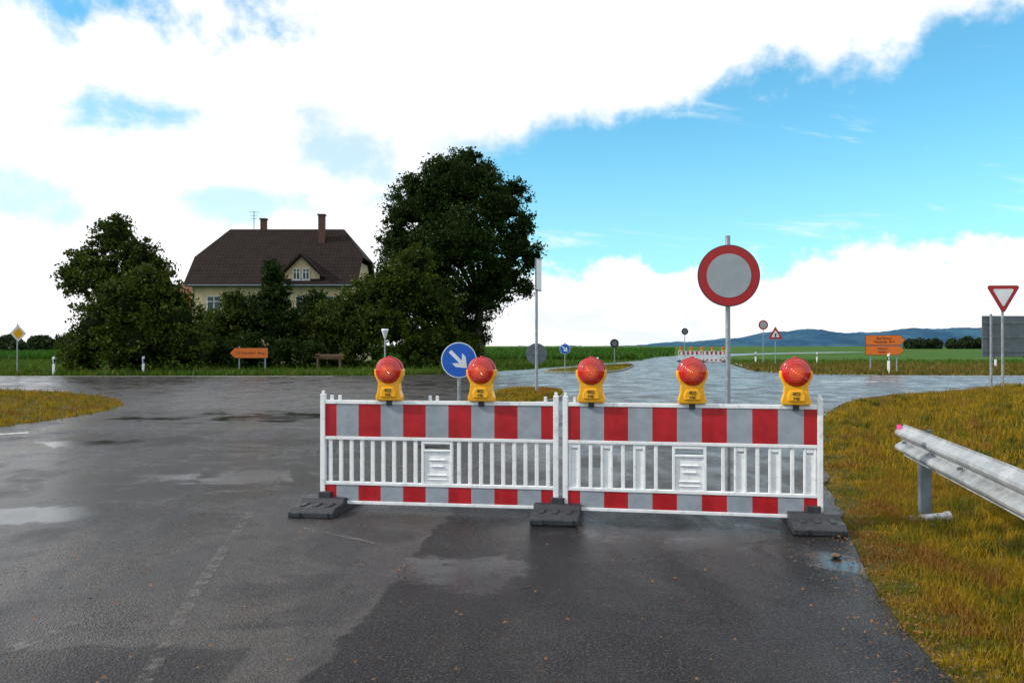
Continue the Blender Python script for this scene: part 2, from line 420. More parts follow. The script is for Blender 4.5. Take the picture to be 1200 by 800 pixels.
# grass -----------------------------------------------------------
def in_poly(px,py,poly):
    inside=np.zeros(len(px),bool); n=len(poly); j=n-1
    for i in range(n):
        xi,yi=poly[i];xj,yj=poly[j]
        with np.errstate(divide='ignore',invalid='ignore'):
            c=((yi>py)!=(yj>py))&(px<(xj-xi)*(py-yi)/(yj-yi+1e-12)+xi)
        inside^=c; j=i
    return inside
def blades(name,px,py,h,w,mat,z0=0.0,parent=None,lean=.55):
    n=len(px); pz=hgt(px,py)+z0-.005
    a=rng.uniform(0,2*np.pi,n); d=np.stack([np.cos(a),np.sin(a)],1)
    b=rng.uniform(0,2*np.pi,n); l=np.stack([np.cos(b),np.sin(b)],1)*(rng.uniform(.1,1,n)*lean)[:,None]*h[:,None]
    v=np.zeros((n,5,3))
    base=np.stack([px,py],1)
    v[:,0,:2]=base-d*w[:,None]/2; v[:,1,:2]=base+d*w[:,None]/2; v[:,0,2]=pz;v[:,1,2]=pz
    mid=base+l*.35; v[:,2,:2]=mid+d*w[:,None]*.38; v[:,3,:2]=mid-d*w[:,None]*.38; v[:,2,2]=v[:,3,2]=pz+h*.6
    v[:,4,:2]=base+l*1.15; v[:,4,2]=pz+h
    o=np.arange(n)[:,None]*5
    tri=np.concatenate([o+[0,1,2],o+[0,2,3],o+[3,2,4]],1).reshape(-1)
    return npmesh(name,v.reshape(-1,3),tri,3,[mat],parent)
def tuft(x,y,spread,frac=.55):
    n=len(x); k=int(n*frac); c=rng.integers(0,max(1,n//28),k)
    x=x.copy();y=y.copy()
    cx=x[k:][c%(n-k)];cy=y[k:][c%(n-k)]
    x[:k]=cx+rng.normal(0,spread,k); y[:k]=cy+rng.normal(0,spread,k)
    hs=np.ones(n); hh=rng.uniform(.8,2.2,max(1,n//28)); hs[:k]=hh[c]
    return x,y,hs
def rverge(n,y0,y1):
    y=y0+(y1-y0)*rng.uniform(0,1,n); ed=np.interp(y,RE[:,1],RE[:,0])
    e=rng.uniform(0,1,n)*(np.maximum(.62*y+1.4,ed+1.5)-ed)
    return ed+e-.03+rng.normal(0,.05,n),y
x1,y1=rverge(115000,2.4,10.5); x1,y1,t1=tuft(x1,y1,.035)
e1=x1-np.interp(y1,RE[:,1],RE[:,0]); k=e1>-.08+.14*np.sin(y1*3.1)*np.sin(y1*7.7)+rng.normal(0,.03,len(y1)); x1,y1,t1,e1=x1[k],y1[k],t1[k],e1[k]
hh=(.018+.048*sst(0,.9,e1))*rng.uniform(.4,1.4,len(x1))*t1
x2,y2=rverge(65000,10.5,30.4); x2,y2,t2=tuft(x2,y2,.07)
e2=x2-np.interp(y2,RE[:,1],RE[:,0]); k=(e2>-.12)&(y2<30.6); x2,y2,t2,e2=x2[k],y2[k],t2[k],e2[k]
h2=(.04+.05*sst(0,1,e2))*rng.uniform(.5,1.4,len(x2))*t2
ml=45000; yl=rng.uniform(12,30,ml); el=np.interp(yl,LE[:,1],LE[:,0]); dl=rng.uniform(0,1,ml)*13
xl=el-dl+rng.normal(0,.06,ml)+.04; xl,yl,tl_=tuft(xl,yl,.08,.4); k=(np.interp(yl,LE[:,1],LE[:,0])-xl)>-.12; xl,yl,tl_=xl[k],yl[k],tl_[k]; ml=len(xl)
hl=rng.uniform(.04,.10,ml)*tl_
X=np.concatenate([x1,x2,xl]);Y=np.concatenate([y1,y2,yl]);H=np.concatenate([hh,h2,hl])
W=np.concatenate([rng.uniform(.004,.008,len(x1)),rng.uniform(.011,.020,len(x2)),rng.uniform(.016,.026,ml)])
blades('grass',X,Y,H,W,'grass')
n=95000; xf=rng.uniform(-56,58,n); yf=44+44*rng.uniform(0,1,n)**1.6
keep=~in_poly(xf,yf,outline); xf=xf[keep];yf=yf[keep]; xf,yf,tf=tuft(xf,yf,.3,.4); keep=~in_poly(xf,yf,outline); xf,yf,tf=xf[keep],yf[keep],tf[keep]
dry=(xf>12)&(yf<70)
for nm,k in (('meadow_grass',~dry),('dry_meadow_grass',dry)):
    blades(nm,xf[k],yf[k],rng.uniform(.08,.24,k.sum())*tf[k],rng.uniform(.05,.09,k.sum()),'grassdry' if 'dry' in nm else 'grassfar')
for isl in (isl1,isl2):
    P=np.array(isl); n=8000
    xi=rng.uniform(P[:,0].min(),P[:,0].max(),n); yi=rng.uniform(P[:,1].min(),P[:,1].max(),n); k=in_poly(xi,yi,isl)
    blades('island_grass',xi[k],yi[k],rng.uniform(.05,.12,k.sum()),rng.uniform(.02,.035,k.sum()),'grass',z0=.098)
n=70000; xf=rng.uniform(-90,200,n); yf=92+170*rng.uniform(0,1,n)**1.8
keep=(~in_poly(xf,yf,outline))&((xf<yf*.19)|(xf>yf*.6))
xf=xf[keep];yf=yf[keep]
blades('crop_field',xf,yf,rng.uniform(.45,1.0,len(xf))*(1+.5*sst(110,240,yf)),rng.uniform(.15,.30,len(xf)),'crop')
# litter
n=1300; yy=rng.uniform(3.2,12,n); ee=np.interp(yy,RE[:,1],RE[:,0]); xx=ee+rng.normal(-.05,.22,n)
n2=500; yy=np.concatenate([yy,rng.uniform(3,9,n2)]); xx=np.concatenate([xx,rng.uniform(-3.5,2.2,n2)]); n+=n2
vv=np.zeros((n,4,3)); aa=rng.uniform(0,6.28,n); s_=rng.uniform(.005,.018,n)
for q,(u,w_) in enumerate(((-1,0),(0,-.5),(1,0),(0,.5))):
    vv[:,q,0]=xx+s_*(u*np.cos(aa)-w_*np.sin(aa)); vv[:,q,1]=yy+s_*(u*np.sin(aa)+w_*np.cos(aa)); vv[:,q,2]=.022+hgt(xx,yy)+rng.uniform(0,.012,n)
M['litter']=simple('litter',(.17,.075,.022),.7,var=.6,scale=9)
npmesh('fallen_leaves',vv.reshape(-1,3),np.arange(n*4),4,['litter'])

# ---------------------------------------------------------------- trees
def icosph():
    import bmesh
    bm=bmesh.new(); bmesh.ops.create_icosphere(bm,subdivisions=3,radius=1); v=np.array([p.co[:] for p in bm.verts]); f=np.array([[q.index for q in a.verts] for a in bm.faces]); bm.free(); return v,f
ICO=icosph()
def foliage(lobes,mats,parent,dens=900,leaf=(.11,.24),core=.62,yflat=.9):
    L=[];Vc=[];Fc=[];off=0
    for (x,y,z,r) in lobes:
        nc=int(26+16*r*r); 
        d=rng.normal(size=(nc,3)); d/=np.linalg.norm(d,axis=1)[:,None]
        cr=rng.uniform(.62,1.12,nc)*r
        cc=np.array([x,y,z])+d*cr[:,None]*[1,yflat,.92]
        rad=rng.uniform(.15,.34,nc)*max(r,1)**.6*.8
        nl=int(dens*r*r/nc)+6
        p=np.repeat(cc,nl,0)+rng.normal(size=(nc*nl,3))*np.repeat(rad,nl)[:,None]*[.75,.75,.55]
        L.append(p)
        ns=int(dens*.035*r*r); d=rng.normal(size=(ns,3)); d/=np.linalg.norm(d,axis=1)[:,None]
        L.append(np.array([x,y,z])+d*(rng.uniform(.95,1.22,ns)*r)[:,None])
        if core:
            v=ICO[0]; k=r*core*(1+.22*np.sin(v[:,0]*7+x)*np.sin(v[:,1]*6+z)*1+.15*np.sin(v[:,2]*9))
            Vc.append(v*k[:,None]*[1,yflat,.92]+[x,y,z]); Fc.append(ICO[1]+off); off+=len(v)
    P=np.concatenate(L); P=P[P[:,2]>.08]; n=len(P)
    s=rng.uniform(leaf[0],leaf[1],n)
    a=rng.normal(size=(n,3)); a/=np.linalg.norm(a,axis=1)[:,None]
    b=rng.normal(size=(n,3)); b-=a*(a*b).sum(1)[:,None]; b/=np.linalg.norm(b,axis=1)[:,None]
    v=np.stack([P-a*s[:,None]*.6,P-b*s[:,None]*.33,P+a*s[:,None]*.6,P+b*s[:,None]*.33],1).reshape(-1,3)
    npmesh('foliage',v,np.arange(n*4),4,[mats],parent)
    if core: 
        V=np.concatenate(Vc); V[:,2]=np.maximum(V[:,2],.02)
        npmesh('crown_shade_core',V,np.concatenate(Fc).reshape(-1),3,['core'],parent,smooth=True)  # dark solid blobs, added as shaded depth behind the leaves
def tree(name,base,lobes,mat,tr=.35,dens=900,leaf=(.11,.24),core=.62,split=.3):
    e=empty(name,(base[0],base[1],0)); 
    lb=[(l[0]-base[0],l[1]-base[1],l[2],l[3]) for l in lobes]
    top=max(l[2] for l in lb)
    mb=MB(); hub=(0,0,top*split)
    k=5; pts=[Vector((.08*math.sin(i*1.7)*i*.4,.06*math.cos(i*2.1)*i*.3,hub[2]*i/k)) for i in range(k+1)]
    for i in range(k): mb.cyl(pts[i]-Vector((0,0,.02)),pts[i+1],tr*(1.25 if i==0 else 1-.09*i),tr*(1-.09*(i+1)),0,12)
    for l in lb:
        c=Vector(l[:3]); m_=pts[-1].lerp(c,.5)+Vector((random.uniform(-.3,.3),random.uniform(-.3,.3),.25))
        mb.cyl(pts[-1],m_,tr*.42,tr*.26,0,8); mb.cyl(m_,c,tr*.26,tr*.12,0,8)
        for _ in range(5):
            d=Vector((random.gauss(0,1),random.gauss(0,1),random.gauss(.3,1))).normalized()
            mb.cyl(c,c+d*l[3]*.95,tr*.10,tr*.03,0,5)
    mb.obj('trunk',e,['bark'])
    foliage(lb,mat,e,dens,leaf,core)
    return e
tree('broadleaf_tree',(-2.4,62),[(-4.0,62,13.2,2.6),(-6.6,62.5,11.7,2.4),(-.9,61.5,11.7,2.1),(.3,62,8.8,1.6),(-8.4,63,9.1,1.7),(-3.7,61,8.9,3.2),
   (-.8,62,6.5,1.8),(-6.2,62,7.2,2.7),(-3.1,62,15.2,.8),(-2.2,62,4.9,1.6),(-5.2,62,14.2,1.1),(-2.1,62,13.8,1.3),(-8.3,62,10.8,1.0),(.9,62,10.4,.9),(-5.0,62,4.5,2.0),(-4.4,62.5,2.2,1.5),(-3.0,62.5,2.6,1.4),(1.3,62,7.6,.7),(1.0,62,5.6,.6),(-7.2,62,13.3,.7),(.2,62,12.9,.7)],'leafdark',.42,1000)
tree('shrub',(-6.8,56),[(-6.9,56,5.6,2.1),(-5.2,56.5,4.2,1.8),(-7.8,55.5,2.9,2.0),(-4.4,56,2.0,1.5),(-8.3,56,5.2,1.4),(-6.0,55.2,1.6,1.5),(-6.2,56,7.2,1.0),(-3.1,56,1.4,1.1)],'leafmid',.16,1000,split=.2)
tree('shrub',(-10.6,57),[(-9.7,57,4.6,1.6),(-11.2,57,3.6,1.6),(-10.2,56.4,2.0,1.8),(-12.4,57,3.0,1.5),(-13.6,57.5,2.0,1.3),(-12.2,56.6,1.3,1.3)],'leafmid',.14,1000,split=.2)
tree('broadleaf_tree',(-23.6,50.5),[(-23.6,50.5,7.9,1.2),(-25.1,50.5,6.3,1.3),(-22.3,50.5,6.7,1.4),(-24.0,50,5.6,1.5),(-23.3,50.5,8.75,.6),(-21.2,50.5,5.6,1.2),(-25.9,50.5,5.4,.9),(-23.4,50.5,4.0,1.5)],'leafmid',.24,1000)
tree('shrub',(-20.9,47.5),[(-20.9,47.5,3.6,2.1),(-22.7,47.3,2.6,1.7),(-18.9,47.3,2.9,1.7),(-20.4,47.8,4.9,1.2),(-23.6,47.2,1.3,1.3),(-18.0,47,1.3,1.3),(-20.6,46.8,1.5,1.8),(-22.0,47.3,4.1,1.1),(-19.0,47.5,4.3,1.0)],'leafmid',.16,1000,split=.2)
tree('conifer_shrub',(-16.5,58),[(-16.2,58,5.2,1.2),(-16.3,58,6.4,.7),(-16.6,57.8,3.5,1.6),(-15.3,58,2.8,1.6),(-16.3,58,7.0,.4)],'leafdark',.15,1100,split=.3)
tree('shrub',(-19.0,58),[(-18.4,58,3.6,1.4),(-19.7,58,2.6,1.5),(-21.0,58,1.7,1.3),(-18.3,57.6,1.5,1.4),(-19.0,58,4.4,.9)],'leafmid',.12,1000,split=.2)
tree('shrub',(-13.6,62),[(-14.4,62,4.3,1.3),(-14.6,62,2.2,1.6),(-12.9,62,3.2,1.6),(-13.6,62,1.5,1.5)],'leafdark',.12,900,split=.2)
tree('shrub',(-21.8,65),[(-22.6,65,2.6,1.6),(-21.0,65,3.0,1.6),(-24.6,65,2.2,1.5),(-19.0,65,3.6,1.4),(-26.2,65,2.0,1.4)],'leafmid',.12,800,split=.2)
tree('shrub',(-17.2,55),[(-17.2,55,1.2,1.3),(-15.0,55,1.1,1.2),(-19.2,55,1.0,1.1),(-13.2,55,1.0,1.1)],'leafdark',.1,900,split=.2)
e=empty('distant_trees',(0,0,0)); lob=[]
for i in range(26):
    x=-180+i*2.6+random.uniform(-1,1); lob.append((x,240+random.uniform(-8,8),random.uniform(1.2,2.3),random.uniform(1.5,2.6)))
for i in range(12):
    x=-123+i*4+random.uniform(-1,1); lob.append((x,170+random.uniform(-8,8),random.uniform(.8,1.6),random.uniform(1.2,1.9)))
for i in range(34):
    x=192+i*3.4+random.uniform(-2,2); lob.append((x,420+random.uniform(-8,8),random.uniform(1.6,3.6),random.uniform(2.0,3.4)))
foliage(lob,'leaffar',e,110,(.5,1.1),.8)
n=14000; xw=rng.uniform(-26,0,n); yw=rng.uniform(45.2,47.5,n); k=~in_poly(xw,yw,outline)
blades('tall_weeds',xw[k],yw[k],rng.uniform(.12,.35,k.sum()),rng.uniform(.03,.06,k.sum()),'grassfar')

# ---------------------------------------------------------------- hills
prof=[(-3000,20),(0,-5),(500,5),(700,22),(900,48),(1050,60),(1200,47),(1350,58),(1560,62),(1680,75),(1850,88),(2100,95),(2600,70),(4200,60)]
px_=np.arange(-200,4200,12.0); pz_=np.interp(px_,[p[0] for p in prof],[p[1] for p in prof])
pz_=np.convolve(np.pad(pz_,6,'edge'),np.ones(13)/13,'valid')+3*np.sin(px_/70)+2*np.sin(px_/27)+rng.normal(0,.9,len(px_))
rows=[(2650,-3,0),(2750,0,.35),(2880,0,.8),(3000,0,1.0),(3300,0,.6)]
V=[]
for yy_,zo,k in rows:
    V.append(np.stack([px_,np.full_like(px_,yy_)+15*np.sin(px_/90),zo+pz_*k+(rng.normal(0,1.2,len(px_)) if 0<k<1 else 0)],1))
V=np.concatenate(V); m_=len(px_); I=np.arange(m_*5).reshape(5,m_); F=np.stack([I[:-1,:-1],I[:-1,1:],I[1:,1:],I[1:,:-1]],-1).reshape(-1)
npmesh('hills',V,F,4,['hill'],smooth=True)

# ---------------------------------------------------------------- house
H=empty('cream_house',(-20.3,77,0),R(0))
mb=MB()
mb.box((0,0,3.4),(13.6,9.6,6.8),0)
for sx in(-1,1):
    x0=6.795*sx; 
    mb.add([(x0,-4.8,6.8),(x0,4.8,6.8),(x0,2.8,9.0),(x0,-2.8,9.0)],[(0,1,2,3) if sx>0 else (3,2,1,0)],0)
mb.prism([(.95,6.3),(4.05,6.3),(4.05,7.55),(2.5,9.1),(.95,7.55)],-4.9,-2.6,0)
mb.obj('walls',H,['cream'])
rf=MB()
rf.add([(-7.3,-5.3,6.7),(7.3,-5.3,6.7),(7.3,-2.8,9.2),(5.1,0,12),(-5.1,0,12),(-7.3,-2.8,9.2)],[(0,1,2,3,4,5)])
rf.add([(-7.3,5.3,6.7),(7.3,5.3,6.7),(7.3,2.8,9.2),(5.1,0,12),(-5.1,0,12),(-7.3,2.8,9.2)],[(5,4,3,2,1,0)])
rf.add([(-7.3,-2.8,9.2),(-5.1,0,12),(-7.3,2.8,9.2)],[(0,1,2)])
rf.add([(7.3,-2.8,9.2),(5.1,0,12),(7.3,2.8,9.2)],[(2,1,0)])
rf.add([(.55,-5.35,7.3),(2.5,-5.35,9.25),(2.5,-2.5,9.25),(.55,-4.5,7.3)],[(0,1,2,3)])
rf.add([(4.45,-5.35,7.3),(2.5,-5.35,9.25),(2.5,-2.5,9.25),(4.45,-4.5,7.3)],[(3,2,1,0)])
rf.obj('roof',H,['roof'],solid=.16)
mb=MB()
for x,y,z0,z1,w in((-2.2,.3,11,12.95,.5),(3.4,-1.2,9.8,13.1,.55)):
    mb.box((x,y,(z0+z1)/2),(w,w,z1-z0)); mb.box((x,y,z1+.06),(w+.14,w+.14,.12))
mb.obj('chimney',H,['brick'])
mb=MB(); mb.cyl((-3.0,0,11.9),(-3.0,0,13.7),.03,.03,0,6)
for z,l in((13.6,.9),(13.3,.6),(13.0,.45)): mb.box((-3.0,0,z),(l,.03,.03),0)
mb.obj('antenna',H,['black'])
mb=MB(); mb.cyl((-7.25,-5.42,6.62),(7.25,-5.42,6.62),.08,.08,0,8); mb.cyl((-6.6,-4.92,6.6),(-6.6,-4.92,.1),.05,.05,0,8)
mb.box((0,-5.05,6.55),(14.3,.46,.06),0)
mb.obj('gutter',H,['greyback'])
def window(x,z,w,h,y):
    mb=MB()
    mb.box((x,y-.01,z),(w,.04,h),1)
    for dx in(-w/2,0,w/2): mb.box((x+dx,y-.05,z),(.07,.08,h+.07),0)
    for dz in(-h/2,h/2,h*.18): mb.box((x,y-.052,z+dz),(w-.08,.07,.06),0)
    mb.box((x,y-.10,z-h/2-.08),(w+.25,.2,.06),0)
    mb.obj('window',H,['frame','glass'])
for x in(-4.9,-2.0,.6,2.6,5.2):
    window(x,5.05,1.15,1.35,-4.8); window(x,2.1,1.15,1.35,-4.8)
window(2.1,7.6,.55,.9,-4.9); window(2.9,7.6,.55,.9,-4.9)
A=empty('brick_shed',(-28.9,78,0)); mb=MB(); mb.box((0,0,2.6),(2.4,4,5.2),0); mb.obj('walls',A,['brick'])
mb=MB(); mb.add([(-1.6,-2.4,5.0),(1.4,-2.4,5.0),(1.4,0,7.2),(-1.6,0,7.2)],[(0,1,2,3)]); mb.add([(-1.6,2.4,5.0),(1.4,2.4,5.0),(1.4,0,7.2),(-1.6,0,7.2)],[(3,2,1,0)])
M['redroof']=simple('red_roof_tiles',(.18,.06,.035),.8,bump=.4); mb.obj('roof',A,['redroof'],solid=.12)

# ---------------------------------------------------------------- barriers
def stripes(mb,L,z0,z1,th,x0):
    u=(L-2*x0)/10; edges=[0,.5]+[.5+i for i in range(1,10)]+[10]
    for i in range(11):
        a=x0+edges[i]*u; b=x0+edges[i+1]*u
        mb.box(((a+b)/2,0,(z0+z1)/2),(b-a,th,z1-z0),2 if i%2==0 else 1)
def foot(parent,x,name='rubber_foot'):
    mb=MB()
    pts=[(-.41,.0),(.41,.0),(.41,.05),(.33,.085),(.14,.085),(.10,.125),(-.10,.125),(-.14,.085),(-.33,.085),(-.41,.05)]
    t=MB(); t.prism(pts,-.21,.21,0)
    vs=[(-v[1]+x,v[0],v[2]+.013) for v in t.v]; mb.add(vs,t.f,0)
    for s in(-1,1):
        for k in(-.12,0,.12): mb.box((x+k,s*.235,.102),(.05,.16,.018),0)
        for k in(-.13,.13): mb.box((x+k,s*.385,.04),(.08,.075,.05),0)
    mb.box((x,0,.16),(.12,.12,.06),0)
    mb.obj(name,parent,['rubber'],bevel=.008)
def barrier(pA,pB,kind,feet,detail=True,wm='reflwhite'):
    a=Vector(pA);b=Vector(pB); d=b-a; L=d.length
    e=empty('construction_barrier',(a.x,a.y,0),math.atan2(d.y,d.x))
    mb=MB()
    x0=.055
    for x in(.028,L-.028):
        mb.box((x,0,.60),(.046,.050,1.00),0); mb.box((x,0,1.115),(.026,.026,.03),0)
    mb.box((L/2,0,1.025),(L-.105,.044,.035),0)
    mb.box((L/2,0,.690),(L-.105,.044,.030),0)
    mb.box((L/2,0,.268),(L-.105,.044,.030),0)
    mb.box((L/2,0,.092),(L-.105,.046,.030),0)
    for f in(.05,.085,.47,.5,.945):
        mb.box((f*L,0,1.066),(.026,.03,.047),0)
    pw=.135
    if kind==0:
        n=21
        for i in range(n):
            x=.10+(L-.20)*i/(n-1)
            if abs(x-L/2)>pw+.02: mb.box((x,0,.479),(.034,.026,.392),0)
    else:
        n=15
        for i in range(n):
            x=.11+(L-.22)*i/(n-1)
            if abs(x-L/2)>pw+.035:
                if i%2: mb.box((x,0,.479),(.032,.026,.392),0)
                else:
                    for s in(-1,1): mb.box((x+s*.042,0,.479),(.022,.03,.392),0)
                    mb.box((x,.004,.45),(.062,.012,.334),0)
                    mb.box((x,0,.655),(.062,.026,.04),0)
    c=L/2
    mb.box((c-pw,0,.479),(.026,.034,.392),0); mb.box((c+pw,0,.479),(.026,.034,.392),0)
    mb.box((c,.004,.43),(2*pw-.026,.014,.29),0)
    mb.box((c,0,.585),(2*pw-.026,.034,.02),0); mb.box((c,0,.66),(2*pw-.026,.034,.028),0)
    for z,w in((.50,.16),(.44,.12),(.36,.18),(.32,.18)): mb.box((c,-.008,z),(w,.014,.012),0)
    mb.obj('frame',e,['white'],bevel=.004 if detail else 0)
    mb=MB(); stripes(mb,L,.706,1.006,.030,x0); stripes(mb,L,.108,.252,.030,x0)
    mb.obj('striped_boards',e,['white',wm,'red'])
    for x in feet: foot(e,x)
    return e,L
def lamp(loc,rz,small=False):
    e=empty('warning_lamp',loc,rz)
    mb=MB()
    body=[(.118,0),(.122,.035),(.104,.09),(.098,.16),(.112,.19),(.133,.235),(.136,.29),(-.136,.29),(-.133,.235),(-.112,.19),(-.098,.16),(-.104,.09),(-.122,.035),(-.118,0)]
    mb.prism(body,-.052,.052,0)
    mb.prism([(.07,.03),(.075,.075),(.05,.125),(-.05,.125),(-.075,.075),(-.07,.03)],-.070,-.05,0)
    mb.obj('housing',e,['yellow'],bevel=.010)
    mb=MB()
    prof=[(.001,-.104)]+[(.100*math.sin(a),-.070-.034*math.cos(a)) for a in np.linspace(.15,math.pi/2,9)]+[(.112,-.066),(.118,-.056),(.118,.056),(.112,.066)]+[(.100*math.sin(a),.070+.034*math.cos(a)) for a in np.linspace(math.pi/2,.02,9)]
    mb.lathe_y((0,0,0),prof,0,44)
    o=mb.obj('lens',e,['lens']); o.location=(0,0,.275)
    mb=MB()
    mb.lathe_y((0,0,.275),[(.119,-.035),(.128,-.035),(.128,.035),(.119,.035)],0,40)
    mb.cyl((0,0,.395),(0,0,.412),.02,.016,0,10)
    mb.obj('ring',e,['signred'])
    mb=MB(); mb.box((0,0,-.02),(.05,.06,.05),0); mb.obj('bracket',e,['black'])
    if not small:
        text('402',.045,e,(0,-.0715,.095)); text('M8',.04,e,(0,-.0715,.055))
    return e
A=(-1.80,8.03);B=(.425,7.70);B2=(.455,7.695);C=(2.655,7.28)
b1,L1=barrier(A,B,0,[.06,2.24]); b2,L2=barrier(B2,C,1,[2.15])
def along(a,b,t): return (a[0]+(b[0]-a[0])*t,a[1]+(b[1]-a[1])*t)
for a,b,t,j in((A,B,.299,.03),(A,B,.685,-.04),(B2,C,.116,.02),(B2,C,.509,.06),(B2,C,.898,-.05)):
    p=along(a,b,t); lamp((p[0],p[1]-.01,1.045),math.atan2(b[1]-a[1],b[0]-a[0])+j)
dA=(16.0,82);dM=(18.25,82);dC=(20.5,82)
barrier(dA,dM,0,[.1],False,'white'); barrier((18.28,82),dC,0,[.1,2.1],False,'white')
for t in(.05,.27,.5,.73,.95):
    lamp((16+4.5*t,81.98,1.045),0,True)

# ---------------------------------------------------------------- signs
def pole(mb,x,y,h,r=.03,mat=0): mb.cyl((x,y,0),(x,y,h),r,r,mat,16); mb.cyl((x,y,h),(x,y,h+.012),r+.004,r*.8,mat,16)
def disc(mb,z,r,y0,y1,mat,x=0,n=56): mb.cyl((x,y1,z),(x,y0,z),r,r,mat,n)
def prohibition(loc,z,r,h,pr=.03,rz=0):
    e=empty('no_vehicles_sign',loc,rz); mb=MB(); pole(mb,0,0,h,pr); mb.box((0,0,z-.18*r/.3),(.09,.085,.035),0); mb.box((0,0,z+.18*r/.3),(.09,.085,.035),0)
    mb.obj('post',e,['galv'])
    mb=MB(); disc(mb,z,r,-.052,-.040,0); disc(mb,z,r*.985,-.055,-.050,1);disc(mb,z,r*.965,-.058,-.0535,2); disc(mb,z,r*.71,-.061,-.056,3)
    mb.obj('sign_plate',e,['greyback','signrim','signred','signwhite']); return e
prohibition((2.277,9.0,0),2.285,.325,2.70,.026,R(-3))
e=empty('keep_right_sign',(-.93,15,0)); mb=MB(); pole(mb,0,0,1.58,.03); mb.box((0,0,.05),(.4,.6,.08),1); mb.obj('post',e,['galv','rubber'])
mb=MB(); z=1.30; disc(mb,z,.315,-.052,-.040,0); disc(mb,z,.312,-.056,-.050,1); disc(mb,z,.295,-.059,-.054,2)
ar=[(-.22,.032),(.04,.032),(-.045,.125),(.045,.125),(.20,0),(.045,-.125),(-.045,-.125),(.04,-.032),(-.22,-.032)]
ca=math.cos(R(-45));sa=math.sin(R(-45)); mb.prism([(x*ca-y*sa,x*sa+y*ca+z) for x,y in ar],-.063,-.057,1)
mb.obj('sign_plate',e,['greyback','arroww','blue'])
e=empty('keep_right_sign',(3.1,50,0)); mb=MB(); pole(mb,0,0,1.75,.03); mb.obj('post',e,['galv'])
mb=MB(); z=1.36; disc(mb,z,.31,-.052,-.040,0); disc(mb,z,.308,-.056,-.050,1); disc(mb,z,.29,-.059,-.054,2); mb.prism([(x*ca-y*sa,x*sa+y*ca+z) for x,y in ar],-.066,-.057,1)
mb.obj('sign_plate',e,['greyback','arroww','blue'])
e=empty('sign_pole',(.76,26.5,0)); mb=MB(); pole(mb,0,0,4.25,.045); mb.obj('post',e,['galv'])
mb=MB(); disc(mb,1.30,.33,.05,.062,0); disc(mb,1.30,.30,.06,.066,0); mb.box((0,.045,1.3),(.5,.02,.05),0); mb.obj('round_sign_back',e,['greyback'])
o=MB(); o.box((0,-.06,3.75),(.62,.03,1.0),0); o.box((0,-.08,3.75),(.56,.012,.94),1); o=o.obj('side_sign',e,['greyback','arroww'],bevel=.01); o.rotation_euler=(0,0,R(72))
e=empty('give_way_sign',(13.45,23.4,hgt(13.45,23.4)),R(-4)); mb=MB(); pole(mb,0,0,2.75,.035); mb.obj('post',e,['galv'])
def tri(r,z,down,rd=.06):
    P=[]
    for k in range(3):
        a0=R(-90 if down else 90)+k*2*math.pi/3; c=((r-rd*2)*math.cos(a0),(r-rd*2)*math.sin(a0))
        for j in range(-3,4):
            a=a0+j/3*math.pi/3; P.append((c[0]+rd*math.cos(a),z+c[1]+rd*math.sin(a)))
    return P
z0=2.58
mb=MB(); mb.prism(tri(.53,z0,1),-.055,-.042,0); mb.prism(tri(.515,z0,1),-.059,-.053,1); mb.prism(tri(.33,z0,1,.03),-.063,-.057,2)
mb.obj('sign_plate',e,['greyback','signred','arroww'])
hb=float(hgt(14.3,24.2))
e=empty('direction_sign_back',(14.35,24.1,hb),R(3)); mb=MB(); pole(mb,-.85,0,2.1,.038); pole(mb,.85,0,2.1,.038); mb.obj('posts',e,['galv'])
mb=MB(); mb.box((0,.06,1.48),(2.15,.03,1.16),0)
for z in(1.05,1.45,1.85): mb.box((0,.035,z),(2.1,.02,.05),0)
mb.obj('sign_plate',e,['greyback'],bevel=.006)
def arrowsign(mb,x0,x1,z0,z1,y,dirn,mb_mat=0):
    h=(z1-z0)/2; zc=(z0+z1)/2; t=h*.9
    def shp(g):
        a=x0+g;b=x1-g
        if dirn>0: return [(a,z0+g),(b-t,z0+g),(b,zc),(b-t,z1-g),(a,z1-g)]
        return [(a+t,z0+g),(b,z0+g),(b,z1-g),(a+t,z1-g),(a,zc)]
    mb.prism(shp(0),y-.03,y,2); mb.prism(shp(.02),y-.036,y-.028,0)
e=empty('detour_sign',(-14.65,47.5,0)); mb=MB(); pole(mb,-.55,.04,1.5,.04); pole(mb,.9,.04,1.4,.04); mb.obj('posts',e,['galv'])
mb=MB(); arrowsign(mb,-1.05,1.08,.86,1.44,0,-1); mb.obj('sign_plate',e,['orange','orange','text']); text('U5 Eltersdorf  Burg',.20,e,(.1,-.042,1.15))
e=empty('detour_sign',(20.7,47.5,0),R(-2)); mb=MB(); pole(mb,-.72,.04,2.1,.04); pole(mb,.72,.04,2.0,.04); mb.obj('posts',e,['galv'])
mb=MB(); arrowsign(mb,-1.02,1.15,1.58,2.14,0,1); arrowsign(mb,-1.02,1.10,1.03,1.56,0,1); mb.obj('sign_plate',e,['orange','orange','text'])
text('Bad Birken\nNeustadt  B14',.19,e,(0,-.042,1.87)); text('Altdorf\nHofen',.18,e,(-.1,-.042,1.30))
prohibition((20.9,71,0),3.28,.40,3.7,.035)
e=empty('warning_sign',(21.6,70,0)); mb=MB(); pole(mb,0,0,3.1,.035); mb.obj('post',e,['galv'])
mb=MB(); mb.prism(tri(.70,2.45,0),-.055,-.042,0); mb.prism(tri(.40,2.45,0,.03),-.063,-.052,1); mb.box((0,-.066,2.42),(.12,.01,.3),2); mb.obj('sign_plate',e,['signred','arroww','text'])
